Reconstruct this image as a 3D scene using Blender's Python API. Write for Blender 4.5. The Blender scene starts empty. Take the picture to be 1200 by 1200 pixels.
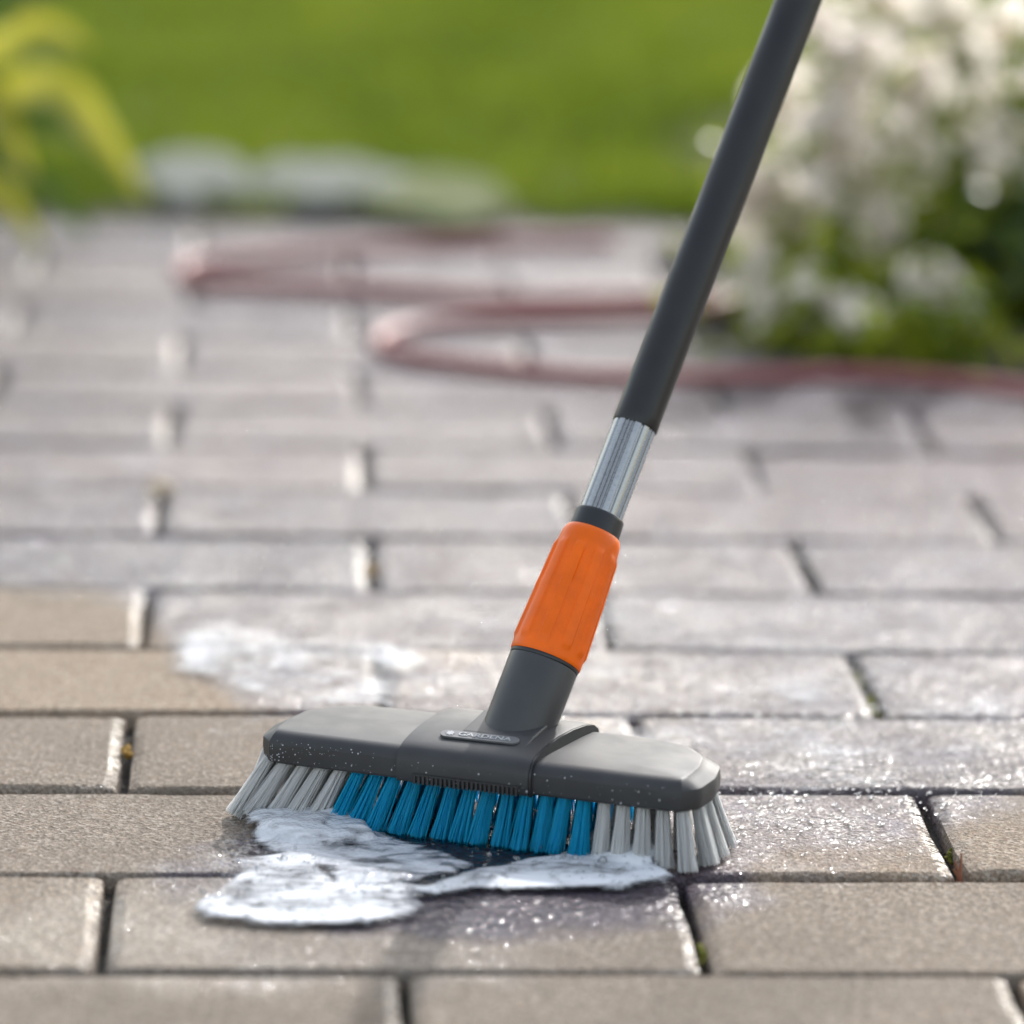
import bpy, bmesh, math, random
import numpy as np
from mathutils import Vector, Matrix, noise as mnoise

random.seed(7)
rng = np.random.default_rng(7)
SC = bpy.context.scene
COL = SC.collection

# ------------------------------------------------------------------ camera
FPX = 4745.756                      # focal length in 1200-px frame units
CAM = np.array([0.096605, -2.003260, 0.719927])
CM = np.array([[0.99841418, -0.05249636, 0.02032852],      # right
               [0.00770409, -0.23029436, -0.97309052],     # down
               [0.05576525, 0.97170399, -0.22952472]])     # forward
cd = bpy.data.cameras.new('camera')
cam = bpy.data.objects.new('camera', cd)
COL.objects.link(cam)
R = Matrix([[CM[0][i], -CM[1][i], -CM[2][i]] for i in range(3)])
cam.matrix_world = Matrix.Translation(Vector(CAM)) @ R.to_4x4()
cd.sensor_width = 36
cd.lens = 36 * FPX / 1200
cd.clip_start = 0.05
cd.clip_end = 500
cd.dof.use_dof = True
cd.dof.focus_distance = 2.355
cd.dof.aperture_fstop = 2.9
cd.dof.aperture_blades = 0
SC.camera = cam

# ------------------------------------------------------------------ light
SUN_AZ, SUN_EL = math.radians(24.5), math.radians(34.5)
w = bpy.data.worlds.new('World')
SC.world = w
w.use_nodes = True
wn = w.node_tree.nodes
wl = w.node_tree.links
bg = wn['Background']
sky = wn.new('ShaderNodeTexSky')
sky.sky_type = 'NISHITA'
sky.sun_disc = False
sky.sun_elevation = SUN_EL
sky.sun_rotation = SUN_AZ
sky.air_density = 1.4
sky.dust_density = 2.0
sky.ozone_density = 1.0
hsv = wn.new('ShaderNodeHueSaturation')      # thin high haze: a paler sky than the clear one
hsv.inputs['Saturation'].default_value = 0.55
wl.new(sky.outputs[0], hsv.inputs['Color'])
wl.new(hsv.outputs[0], bg.inputs[0])
bg.inputs[1].default_value = 0.15
sl = bpy.data.lights.new('sun', 'SUN')
sl.energy = 2.0
sl.angle = math.radians(1.2)
sl.color = (1.0, 0.985, 0.98)
sun = bpy.data.objects.new('sun', sl)
COL.objects.link(sun)
sdir = Vector((math.sin(SUN_AZ) * math.cos(SUN_EL), math.cos(SUN_AZ) * math.cos(SUN_EL), math.sin(SUN_EL)))
sun.rotation_euler = sdir.to_track_quat('Z', 'Y').to_euler()
sun.location = (2, 6, 4)

SC.view_settings.view_transform = 'Standard'
SC.view_settings.look = 'None'
SC.view_settings.exposure = 1.08
SC.view_settings.gamma = 1
SC.view_settings.use_curve_mapping = False
SC.render.engine = 'CYCLES'
SC.cycles.use_denoising = True
SC.cycles.max_bounces = 8
SC.cycles.transparent_max_bounces = 12
SC.cycles.sample_clamp_indirect = 6
SC.cycles.sample_clamp_direct = 150
SC.cycles.caustics_reflective = False
SC.cycles.caustics_refractive = False


# ------------------------------------------------------------------ helpers
def ray(x, y):
    return np.array([(x - 600) / FPX, (y - 600) / FPX, 1.0]) @ CM


def G(x, y, z=0.0):
    """ground point (at height z) seen at a place of the photograph"""
    d = ray(x, y)
    return CAM + d * ((z - CAM[2]) / d[2])


def atY(x, y, Y):
    d = ray(x, y)
    return CAM + d * ((Y - CAM[1]) / d[1])


def tag(o, label=None, cat=None, group=None, kind=None):
    if label: o['label'] = label
    if cat: o['category'] = cat
    if group: o['group'] = group
    if kind: o['kind'] = kind
    return o


def mesh(name, verts, faces, mat=None, smooth=False, sharp=None):
    me = bpy.data.meshes.new(name)
    me.from_pydata([tuple(map(float, v)) for v in verts], [], faces)
    if smooth:
        me.polygons.foreach_set('use_smooth', [True] * len(me.polygons))
        if sharp is not None:
            me.set_sharp_from_angle(angle=math.radians(sharp))
    if mat: me.materials.append(mat)
    me.update()
    return me


def link(name, me, parent=None, loc=(0, 0, 0)):
    o = bpy.data.objects.new(name, me)
    COL.objects.link(o)
    o.location = loc
    if parent is not None: o.parent = parent
    return o


def obj(name, verts, faces, mat=None, parent=None, smooth=False, sharp=None):
    return link(name, mesh(name, verts, faces, mat, smooth, sharp), parent)


def fast_mesh(name, V, F, mat, smooth=False):
    """V (n,3) array, F list of arrays each (m,k)"""
    me = bpy.data.meshes.new(name)
    V = np.asarray(V, np.float32)
    me.vertices.add(len(V))
    me.vertices.foreach_set('co', V.ravel())
    loops = np.concatenate([f.ravel() for f in F]).astype(np.int32)
    sizes = np.concatenate([np.full(len(f), f.shape[1]) for f in F]).astype(np.int32)
    starts = np.concatenate([[0], np.cumsum(sizes)[:-1]]).astype(np.int32)
    me.loops.add(len(loops))
    me.loops.foreach_set('vertex_index', loops)
    me.polygons.add(len(sizes))
    me.polygons.foreach_set('loop_start', starts)
    me.polygons.foreach_set('loop_total', sizes)
    me.polygons.foreach_set('use_smooth', np.full(len(sizes), smooth))
    me.update(calc_edges=True)
    me.validate()
    me.materials.append(mat)
    return me


def frame(a):
    a = np.asarray(a, float); a = a / np.linalg.norm(a)
    u = np.cross(a, [0.2, 0.9, 0.1] if abs(a[1]) < 0.9 else [1, 0, 0]); u /= np.linalg.norm(u)
    return a, u, np.cross(a, u)


def tube_path(pts, rad, n=10, cap=True):
    P = np.array(pts, float)
    T = np.gradient(P, axis=0); T /= np.linalg.norm(T, axis=1)[:, None]
    rad = np.full(len(P), rad) if np.isscalar(rad) else np.asarray(rad)
    up = np.array([0.13, 0.21, 1.0])
    V, F = [], []
    for p, t, r in zip(P, T, rad):
        s = np.cross(t, up)
        if np.linalg.norm(s) < 1e-3: s = np.cross(t, [1, 0, 0])
        s /= np.linalg.norm(s); b = np.cross(s, t)
        for k in range(n):
            q = 2 * math.pi * k / n
            V.append(p + r * (math.cos(q) * s + math.sin(q) * b))
    for i in range(len(P) - 1):
        for k in range(n):
            k2 = (k + 1) % n
            F.append((i * n + k, i * n + k2, (i + 1) * n + k2, (i + 1) * n + k))
    if cap:
        F.append(tuple(range(n - 1, -1, -1)))
        F.append(tuple((len(P) - 1) * n + k for k in range(n)))
    return V, F


def smooth_path(ctrl, m=12):
    """Catmull-Rom"""
    C = np.array(ctrl, float)
    C = np.vstack([2 * C[0] - C[1], C, 2 * C[-1] - C[-2]])
    out = []
    for i in range(1, len(C) - 2):
        for t in np.linspace(0, 1, m, endpoint=False):
            a, b, c, d = C[i - 1], C[i], C[i + 1], C[i + 2]
            out.append(.5 * ((2 * b) + (c - a) * t + (2 * a - 5 * b + 4 * c - d) * t * t + (3 * b - a - 3 * c + d) * t ** 3))
    out.append(C[-2])
    return np.array(out)


# ------------------------------------------------------------------ materials
class NT:
    def __init__(s, name):
        s.m = bpy.data.materials.new(name)
        s.m.use_nodes = True
        s.t = s.m.node_tree
        s.b = s.t.nodes['Principled BSDF']
        s.out = s.t.nodes['Material Output']

    def n(s, typ, **kw):
        x = s.t.nodes.new(typ)
        for k, v in kw.items():
            setattr(x, k, v)
        return x

    def l(s, a, b):
        s.t.links.new(a, b)

    def set(s, **kw):
        for k, v in kw.items():
            s.b.inputs[k.replace('_', ' ')].default_value = v

    def pos(s):
        if not hasattr(s, '_pos'):
            s._pos = s.n('ShaderNodeNewGeometry').outputs['Position']
        return s._pos

    def objpos(s):
        if not hasattr(s, '_op'):
            s._op = s.n('ShaderNodeTexCoord').outputs['Object']
        return s._op

    def noise(s, scale, detail=3, rough=.55, vec=None, dist=0):
        x = s.n('ShaderNodeTexNoise')
        x.inputs['Scale'].default_value = scale
        x.inputs['Detail'].default_value = detail
        x.inputs['Roughness'].default_value = rough
        x.inputs['Distortion'].default_value = dist
        s.l(vec if vec is not None else s.pos(), x.inputs['Vector'])
        return x.outputs['Fac']

    def voro(s, scale, vec=None, feature='F1', rand=1.0):
        x = s.n('ShaderNodeTexVoronoi', feature=feature)
        x.inputs['Scale'].default_value = scale
        x.inputs['Randomness'].default_value = rand
        s.l(vec if vec is not None else s.pos(), x.inputs['Vector'])
        return x

    def ramp(s, fac, stops):
        r = s.n('ShaderNodeValToRGB')
        e = r.color_ramp.elements
        while len(e) < len(stops): e.new(.5)
        for el, (p, c) in zip(e, stops):
            el.position = p
            el.color = (c[0], c[1], c[2], 1) if not np.isscalar(c) else (c, c, c, 1)
        s.l(fac, r.inputs[0])
        return r.outputs[0]

    def math(s, op, a, b=None, c=None, clamp=False):
        x = s.n('ShaderNodeMath', operation=op, use_clamp=clamp)
        for i, v in enumerate((a, b, c)):
            if v is None: continue
            if isinstance(v, (int, float)): x.inputs[i].default_value = v
            else: s.l(v, x.inputs[i])
        return x.outputs[0]

    def map(s, v, a, b, c=0., d=1., interp='SMOOTHSTEP'):
        x = s.n('ShaderNodeMapRange', interpolation_type=interp)
        s.l(v, x.inputs['Value'])
        x.inputs['From Min'].default_value = a
        x.inputs['From Max'].default_value = b
        x.inputs['To Min'].default_value = c
        x.inputs['To Max'].default_value = d
        return x.outputs['Result']

    def mix(s, f, a, b, blend='MIX'):
        x = s.n('ShaderNodeMix', data_type='RGBA', blend_type=blend)
        if isinstance(f, (int, float)): x.inputs[0].default_value = f
        else: s.l(f, x.inputs[0])
        for i, v in ((6, a), (7, b)):
            if isinstance(v, tuple): x.inputs[i].default_value = (*v[:3], 1)
            else: s.l(v, x.inputs[i])
        return x.outputs[2]

    def bump(s, h, strength=.5, dist=.001, normal=None):
        x = s.n('ShaderNodeBump')
        x.inputs['Strength'].default_value = strength
        x.inputs['Distance'].default_value = dist
        s.l(h, x.inputs['Height'])
        if normal is not None: s.l(normal, x.inputs['Normal'])
        return x.outputs[0]


def plastic(name, col, rough=.4, grain=900, bump=.15, spec=.5):
    t = NT(name)
    n1 = t.noise(grain, 2, vec=t.objpos())
    n2 = t.noise(35, 4, vec=t.objpos())
    c = t.mix(t.map(n2, .3, .7), tuple(v * .88 for v in col), tuple(min(1, v * 1.1) for v in col))
    t.l(c, t.b.inputs['Base Color'])
    t.l(t.map(n2, .3, .7, rough - .06, rough + .08), t.b.inputs['Roughness'])
    t.l(t.bump(n1, bump, .0002), t.b.inputs['Normal'])
    t.set(Specular_IOR_Level=spec)
    return t.m


def leafmat(name, c1, c2, scale=30, trans=.45, rough=.4):
    t = NT(name)
    n = t.noise(scale, 3)
    info = t.n('ShaderNodeObjectInfo')
    f = t.math('ADD', t.map(n, .3, .7, 0, .8), t.math('MULTIPLY', info.outputs['Random'], .2))
    c = t.mix(f, c1, c2)
    t.l(c, t.b.inputs['Base Color'])
    t.set(Roughness=rough)
    tr = t.n('ShaderNodeBsdfTranslucent')
    t.l(c, tr.inputs['Color'])
    mx = t.n('ShaderNodeMixShader')
    mx.inputs[0].default_value = trans
    t.l(t.b.outputs[0], mx.inputs[1])
    t.l(tr.outputs[0], mx.inputs[2])
    t.l(mx.outputs[0], t.out.inputs['Surface'])
    return t.m


def float_curve(t, val, pts):
    fc = t.n('ShaderNodeFloatCurve')
    cv = fc.mapping.curves[0]
    while len(cv.points) < len(pts): cv.points.new(.5, .5)
    for p, (a, b) in zip(cv.points, pts):
        p.location = (a, b)
    fc.mapping.update()
    t.l(val, fc.inputs['Value'])
    return fc.outputs[0]


# --- paver: dry tan concrete, wet and shiny behind a wandering wet front
def paver_material():
    t = NT('concrete_paver')
    sep = t.n('ShaderNodeSeparateXYZ')
    t.l(t.pos(), sep.inputs[0])
    X, Y = sep.outputs[0], sep.outputs[1]
    info = t.n('ShaderNodeObjectInfo').outputs['Random']
    g1 = t.noise(400, 3, .7)
    g2 = t.noise(150, 4, .7)
    vo = t.voro(430)
    vc = t.n('ShaderNodeSeparateColor'); t.l(vo.outputs['Color'], vc.inputs[0])
    vo2 = t.voro(240)
    vc2 = t.n('ShaderNodeSeparateColor'); t.l(vo2.outputs['Color'], vc2.inputs[0])
    g3 = t.noise(60, 4, .6)
    g4 = t.noise(9, 3, .5)
    g = t.math('ADD', t.math('MULTIPLY', g1, .75), t.math('MULTIPLY', g2, .25))
    dry = t.ramp(g, [(.36, (.068, .048, .032)), (.46, (.212, .160, .112)), (.54, (.315, .242, .172)), (.66, (.49, .40, .31))])
    # aggregate: pale and dark grains in the concrete
    dry = t.mix(t.map(vc.outputs[0], .80, .92, 0, .55), dry, (.52, .46, .38))
    dry = t.mix(t.map(vc.outputs[1], .78, .92, 0, .65), dry, (.085, .068, .052))
    dry = t.mix(t.map(vc2.outputs[0], .88, .95, 0, .5), dry, (.20, .12, .075))
    dry = t.mix(t.map(g3, .40, .7, 0, .38), dry, (.21, .165, .122))
    dry = t.mix(t.math('MULTIPLY', g4, .35), dry, (.30, .25, .195))
    # grime in large faint clouds and greenish dirt
    dry = t.mix(t.map(t.noise(4.5, 5, .65), .48, .66, 0, .40), dry, (.145, .115, .082))
    hs = t.n('ShaderNodeHueSaturation')
    t.l(dry, hs.inputs['Color'])
    t.l(t.map(info, 0, 1, .76, 1.04, 'LINEAR'), hs.inputs['Value'])
    t.l(t.map(info, 0, 1, 0.84, 1.06, 'LINEAR'), hs.inputs['Saturation'])
    dry = hs.outputs[0]
    # wet front: Y of the border as a curve of X (both scaled to 0..1 over -0.3..0.9)
    xs = [-.3, -.02, .03, .08, .14, .22, .30, .36, .45, .55, .9]
    ys = [.80, .74, .60, .46, .38, .24, .20, .165, .19, .29, .45]
    fx = t.map(X, -.3, .9, 0, 1, 'LINEAR')
    border = float_curve(t, fx, [((a + .3) / 1.2, b) for a, b in zip(xs, ys)])
    d = t.math('SUBTRACT', Y, border)
    wob = t.math('MULTIPLY', t.math('SUBTRACT', t.noise(14, 4, .6), .5), .16)
    d = t.math('ADD', d, wob)
    wet1 = t.map(d, -.02, .07)
    # damp sparkle in the front left, and the dark splash under the brush
    def blob(cx, cy, rx, ry, n):
        ax = t.math('DIVIDE', t.math('SUBTRACT', X, cx), rx)
        ay = t.math('DIVIDE', t.math('SUBTRACT', Y, cy), ry)
        r = t.math('ADD', t.math('POWER', ax, 2), t.math('POWER', ay, 2))
        r = t.math('ADD', r, t.math('MULTIPLY', t.math('SUBTRACT', t.noise(22, 3), .5), n))
        return t.map(r, 1.25, .6)
    splash = blob(.20, .16, .17, .11, 1.2)
    damp = blob(.09, .06, .17, .10, 1.6)
    wet = t.math('MAXIMUM', wet1, splash)
    wet = t.math('MAXIMUM', wet, t.math('MULTIPLY', damp, .55))
    # water on the worn head-joint arrises; gloss for glints added to right-facing sides only
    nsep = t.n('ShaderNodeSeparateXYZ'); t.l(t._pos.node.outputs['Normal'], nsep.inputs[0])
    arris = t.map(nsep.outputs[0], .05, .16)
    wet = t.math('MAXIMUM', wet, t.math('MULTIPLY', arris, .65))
    drk = t.math('MAXIMUM', t.math('MULTIPLY', wet1, .8), t.math('MULTIPLY', splash, 1.0))
    col = t.mix(drk, dry, t.mix(1.0, dry, (.30, .28, .45), 'MULTIPLY'))  # wet darkening, with the lilac sheen of the sky put into the colour
    # soap dried to a thin pale veil on the scrubbed stones
    soap = t.math('MULTIPLY', wet1, t.map(t.noise(26, 5, .7, dist=.6), .45, .68, 0, .22))
    col = t.mix(soap, col, (.27, .255, .325))  # the veil's lilac is sky reflection mixed into its colour
    t.l(col, t.b.inputs['Base Color'])
    t.l(t.map(wet, 0, 1, .85, .6, 'LINEAR'), t.b.inputs['Roughness'])
    t.set(Specular_IOR_Level=.2)
    b1 = t.bump(t.math('ADD', g, t.math('MULTIPLY', vo.outputs['Distance'], .35)), .9, .0030)
    b1 = t.bump(g3, .5, .002, b1)
    t.l(b1, t.b.inputs['Normal'])
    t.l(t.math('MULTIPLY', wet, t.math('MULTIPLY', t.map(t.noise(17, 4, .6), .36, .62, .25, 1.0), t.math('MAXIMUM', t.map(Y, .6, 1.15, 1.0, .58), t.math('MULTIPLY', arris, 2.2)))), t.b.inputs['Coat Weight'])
    t.set(Coat_Roughness=.05, Coat_IOR=1.38)
    hw = t.math('ADD', t.math('MULTIPLY', t.noise(190, 1, .5), .7), t.math('MULTIPLY', t.noise(65, 2, .5), .9))
    t.l(t.bump(hw, 1.0, .0046), t.b.inputs['Coat Normal'])
    return t.m


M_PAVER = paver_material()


def soilmat(name, c1, c2, scale=60, bump=.008):
    t = NT(name)
    n = t.noise(scale, 5, .65)
    n2 = t.noise(scale * 6, 3)
    t.l(t.mix(t.map(n, .3, .7), c1, c2), t.b.inputs['Base Color'])
    t.set(Roughness=.8)
    t.l(t.bump(t.math('ADD', n, n2), .8, bump), t.b.inputs['Normal'])
    return t.m


M_JOINT = soilmat('joint_soil', (.012, .010, .008), (.05, .042, .032), 150, .003)
M_SOIL = soilmat('bed_soil', (.02, .016, .011), (.075, .055, .038), 40, .012)


def lawnmat():
    t = NT('lawn_turf')
    n = t.noise(3, 4)
    n2 = t.noise(45, 4, .7)
    c = t.mix(t.map(n, .3, .7), (.08, .13, .010), (.14, .18, .016))
    c = t.mix(t.map(n2, .3, .75, 0, .6), c, (.03, .05, .008))
    t.l(c, t.b.inputs['Base Color'])
    t.set(Roughness=.8)
    t.l(t.bump(n2, .9, .02), t.b.inputs['Normal'])
    return t.m


M_LAWN = lawnmat()
M_GRASS = leafmat('grass_blade', (.085, .135, .006), (.20, .25, .018), 3.2, .5, .5)

# ------------------------------------------------------------------ setting
# ground: one sheet to the horizon (lawn), dropped below the paving bed
LZ = -0.012
obj('lawn', [(-60, 2.36, LZ), (60, 2.36, LZ), (60, 120, LZ), (-60, 120, LZ)], [(0, 1, 2, 3)], M_LAWN)['kind'] = 'structure'
obj('ground', [(-60, -40, -.09), (60, -40, -.09), (60, 120, -.09), (-60, 120, -.09)], [(0, 1, 2, 3)], M_SOIL)['kind'] = 'structure'

paving = bpy.data.objects.new('paving', None)
COL.objects.link(paving)
tag(paving, kind='structure')
obj('joint_bed', [(-3, -2.6, -.013), (3, -2.6, -.013), (3, 2.36, -.013), (-3, 2.36, -.013)], [(0, 1, 2, 3)], M_JOINT, paving)

BW, BD, GAP = .32, .16, .0062


def paver_mesh(seed, half=False):
    r = np.random.default_rng(seed)
    w, d = (BW / (2 if half else 1) - GAP) / 2, (BD - GAP) / 2
    per = []
    nx, ny = (9, 5) if not half else (5, 5)
    c = .004
    for i in range(nx): per.append((-w + c + (2 * w - 2 * c) * i / (nx - 1), -d, 0, -1))
    for i in range(ny): per.append((w, -d + c + (2 * d - 2 * c) * i / (ny - 1), 1, 0))
    for i in range(nx): per.append((w - c - (2 * w - 2 * c) * i / (nx - 1), d, 0, 1))
    for i in range(ny): per.append((-w, d - c - (2 * d - 2 * c) * i / (ny - 1), -1, 0))
    n = len(per)
    V, F = [], []
    jit = r.normal(0, .0005, n)
    j2 = r.normal(0, .0006, n)
    for (x, y, a, b), j in zip(per, jit): V.append((x + a * j, y + b * j, -.055))
    for (x, y, a, b), j in zip(per, jit): V.append((x + a * j, y + b * j, -.0045))
    for (x, y, a, b), j, k in zip(per, jit, j2): V.append((x + a * (j - .0012 + k * .3), y + b * (j - .0012 + k * .3), -.0018 + k * .2))
    for (x, y, a, b), j, k in zip(per, jit, j2): 
        if a: V.append((a * (w - .0078 + j + k), max(-d + .0056, min(d - .0056, y)), 0))
        else: V.append((max(-w + .0092, min(w - .0092, x)), b * (d - .0046 + j + k), 0))
    for ring in range(3):
        for i in range(n):
            i2 = (i + 1) % n
            F.append((ring * n + i, ring * n + i2, (ring + 1) * n + i2, (ring + 1) * n + i))
    F.append(tuple(3 * n + i for i in range(n)))
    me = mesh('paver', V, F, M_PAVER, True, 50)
    me.polygons[len(F) - 1].use_smooth = False
    return me


PM = [paver_mesh(s) for s in range(6)]
r_ = random.Random(3)
spare_V, spare_F = [], []


def in_bed(x, y):
    return x > .56 and y > 1.60


for row in range(-3, 15):
    yc = (row + .5) * BD
    odd = row % 2            # even rows: head joints at u = 0, 2; odd rows at u = 1, 3
    z_far = yc + 2.0
    half_w = .13 * z_far + .36
    xm = .0966 + .056 * z_far
    for k in range(-9, 10):
        xc = k * BW + BW / 2 + (BW / 2 if odd else 0)
        if abs(xc - xm) > half_w or in_bed(xc, yc): continue
        o = link('paver', PM[r_.randrange(6)], paving)
        o.location = (xc + r_.gauss(0, .0008), yc + r_.gauss(0, .0008), r_.gauss(-.0005, .0009))
        o.rotation_euler = (r_.gauss(0, .004), r_.gauss(0, .003), r_.gauss(0, .0022) + (math.pi if r_.random() < .5 else 0))
# far sides and the strip behind the camera, one joined part
V, F = [], []
for row in range(-16, 15):
    yc = (row + .5) * BD
    odd = row % 2
    z_far = yc + 2.0
    half_w = .13 * z_far + .36
    xm = .0966 + .056 * z_far
    for k in range(-9, 9):
        xc = k * BW + BW / 2 + (BW / 2 if odd else 0)
        if row >= -3 and abs(xc - xm) <= half_w or in_bed(xc, yc): continue
        me = PM[r_.randrange(6)]
        b = len(V)
        V += [(v.co.x + xc, v.co.y + yc, v.co.z) for v in me.vertices]
        F += [tuple(b + i for i in p.vertices) for p in me.polygons]
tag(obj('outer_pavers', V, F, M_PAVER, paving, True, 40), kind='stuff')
# grit, washed sand and moss crumbs lying in the near joints
bm = bmesh.new()
rg = random.Random(77)
GV, GF = [], []
for i in range(2600):
    row = rg.randrange(-1, 7)
    if rg.random() < .45:
        x, y = rg.uniform(-.2, .62), row * BD + rg.gauss(0, .0011)
    else:
        odd = row % 2
        k = rg.randrange(-1, 3)
        x, y = k * BW + (BW / 2 if odd else 0) + rg.gauss(0, .0011), (row + rg.random()) * BD
    s_ = rg.uniform(.0004, .0013)
    b = len(GV)
    z = -.0115 + s_ * .6 + (.0035 * rg.random() if rg.random() < .3 else 0)
    for (a1, a2, a3) in ((1, 0, 0), (-1, 0, 0), (0, 1, 0), (0, -1, 0), (0, 0, 1), (0, 0, -1)):
        GV.append((x + a1 * s_ * rg.uniform(.6, 1.2), y + a2 * s_ * rg.uniform(.6, 1.2), z + a3 * s_ * rg.uniform(.6, 1.2)))
    for f in ((0, 2, 4), (2, 1, 4), (1, 3, 4), (3, 0, 4), (2, 0, 5), (1, 2, 5), (3, 1, 5), (0, 3, 5)):
        GF.append(tuple(b + j for j in f))
bm.free()
tag(obj('joint_grit', GV, GF, soilmat('joint_grit', (.03, .026, .020), (.16, .13, .09), 260, .001), paving), kind='stuff')
# half stones closing the edge of the bed
HM = paver_mesh(40, True)
for row in range(10, 15):
    if row % 2 == 1:
        pass

# flower bed and the bare strip before the lawn
def sheet(name, x0, x1, y0, y1, z, res, amp, mat, kind='structure', edge=.05):
    nx, ny = int((x1 - x0) / res) + 1, int((y1 - y0) / res) + 1
    gx, gy = np.meshgrid(np.linspace(x0, x1, nx), np.linspace(y0, y1, ny))
    gz = np.zeros_like(gx)
    for i in range(ny):
        for j in range(nx):
            p = Vector((gx[i, j] * 9, gy[i, j] * 9, 3.1))
            e = min(1, (gx[i, j] - x0) / edge, (gy[i, j] - y0) / edge)
            gz[i, j] = z + amp * max(0, e) * (.5 + .5 * mnoise.noise(p) + .3 * mnoise.noise(p * 3.1))
    idx = np.arange(nx * ny).reshape(ny, nx)
    q = np.stack([idx[:-1, :-1], idx[:-1, 1:], idx[1:, 1:], idx[1:, :-1]], -1).reshape(-1, 4)
    me = fast_mesh(name, np.stack([gx, gy, gz], -1).reshape(-1, 3), [q], mat, True)
    return tag(link(name, me), kind=kind)


sheet('flower_bed', .565, 2.6, 1.605, 3.2, -.012, .03, .05, M_SOIL)
sheet('soil_strip', -2.6, .563, 2.405, 2.52, -.010, .03, .02, M_SOIL)

# grass
def vn(x, y):
    g = np.random.default_rng(5).random((32, 32))
    u, v = (x + 3) * 2.4, y * 2.4
    i, j = u.astype(int), v.astype(int)
    f, q = u - i, v - j
    return (g[i % 32, j % 32] * (1 - f) + g[(i + 1) % 32, j % 32] * f) * (1 - q) + (g[i % 32, (j + 1) % 32] * (1 - f) + g[(i + 1) % 32, (j + 1) % 32] * f) * q


def grass():
    n = 62000
    y = 2.47 + 2.7 * rng.random(n) ** 1.15
    x = -1.3 + 3.2 * rng.random(n)
    keep = ~((x > .6) & (y < 2.75))
    x, y = x[keep], y[keep]
    n = len(x)
    h = rng.uniform(.025, .06, n)
    h *= .55 + .9 * vn(x, y)
    wd = rng.uniform(.0016, .003, n)
    a = rng.uniform(0, 2 * np.pi, n)
    lean = rng.uniform(.1, .7, n) * h
    la = rng.uniform(0, 2 * np.pi, n)
    dx, dy = np.cos(a) * wd, np.sin(a) * wd
    lx, ly = np.cos(la) * lean, np.sin(la) * lean
    z0 = np.full(n, LZ)
    V = np.stack([
        np.stack([x - dx, y - dy, z0], -1), np.stack([x + dx, y + dy, z0], -1),
        np.stack([x + dx * .8 + lx * .35, y + dy * .8 + ly * .35, z0 + h * .6], -1),
        np.stack([x - dx * .8 + lx * .35, y - dy * .8 + ly * .35, z0 + h * .6], -1),
        np.stack([x + lx, y + ly, z0 + h], -1)], 1).reshape(-1, 3)
    b = np.arange(n)[:, None] * 5
    return fast_mesh('grass', V, [b + np.array([[0, 1, 2, 3]]), b + np.array([[3, 2, 4]])], M_GRASS)


tag(link('grass', grass()), 'short sunlit green lawn grass beyond the paving', 'grass', kind='stuff')

# ------------------------------------------------------------------ brush
M_HEAD = plastic('grey_plastic', (.040, .0405, .041), .5, 1400, .25, .35)
M_NECK = plastic('grey_plastic_neck', (.046, .0465, .047), .40, 1400, .15)
M_DARK = plastic('black_plastic', (.018, .019, .020), .4, 1200, .1)
M_ORANGE = plastic('orange_plastic', (.86, .135, .0), .42, 1200, .12, .3)
M_BLACKTUBE = plastic('black_coated_tube', (.0115, .011, .0107), .40, 1500, .25)


def alumat():
    t = NT('brushed_aluminium')
    mp = t.n('ShaderNodeMapping')
    t.l(t.objpos(), mp.inputs[0])
    n = t.noise(500, 2, vec=mp.outputs[0])
    t.set(Metallic=1.0)
    t.l(t.mix(n, (.36, .36, .355), (.48, .48, .47)), t.b.inputs['Base Color'])
    t.l(t.map(n, .3, .7, .24, .36), t.b.inputs['Roughness'])
    return t.m


M_ALU = alumat()


def bristlemat(name, c1, c2):
    t = NT(name)
    n = t.noise(500, 2, vec=t.objpos())
    c = t.mix(n, c1, c2)
    t.l(c, t.b.inputs['Base Color'])
    t.set(Roughness=.38)
    tr = t.n('ShaderNodeBsdfTranslucent')
    t.l(c, tr.inputs['Color'])
    mx = t.n('ShaderNodeMixShader')
    mx.inputs[0].default_value = .65
    t.l(t.b.outputs[0], mx.inputs[1])
    t.l(tr.outputs[0], mx.inputs[2])
    t.l(mx.outputs[0], t.out.inputs['Surface'])
    return t.m


M_BWHITE = bristlemat('white_bristle', (.91, .91, .90), (.95, .95, .94))
M_BBLUE = bristlemat('blue_bristle', (.003, .55, .80), (.006, .66, .90))

TH = math.radians(-22.3)
EX = np.array([math.cos(TH), math.sin(TH), 0])
EY = np.array([-math.sin(TH), math.cos(TH), 0])
ORG = G(550, 921, .033) * np.array([1, 1, 0])
brush = bpy.data.objects.new('scrubbing_brush', None)
COL.objects.link(brush)
brush.location = ORG
brush.rotation_euler = (0, 0, TH)
tag(brush, 'grey scrubbing brush with blue and white bristles on a long black handle', 'brush')


def tolocal(p, is_dir=False):
    p = np.asarray(p, float) - (0 if is_dir else ORG)
    return np.array([p @ EX, p @ EY, p[2]])


A0 = tolocal((.2343, .2636, .0577))
AD = tolocal((.3583, .4292, .8291), True)
AD /= np.linalg.norm(AD)

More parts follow.
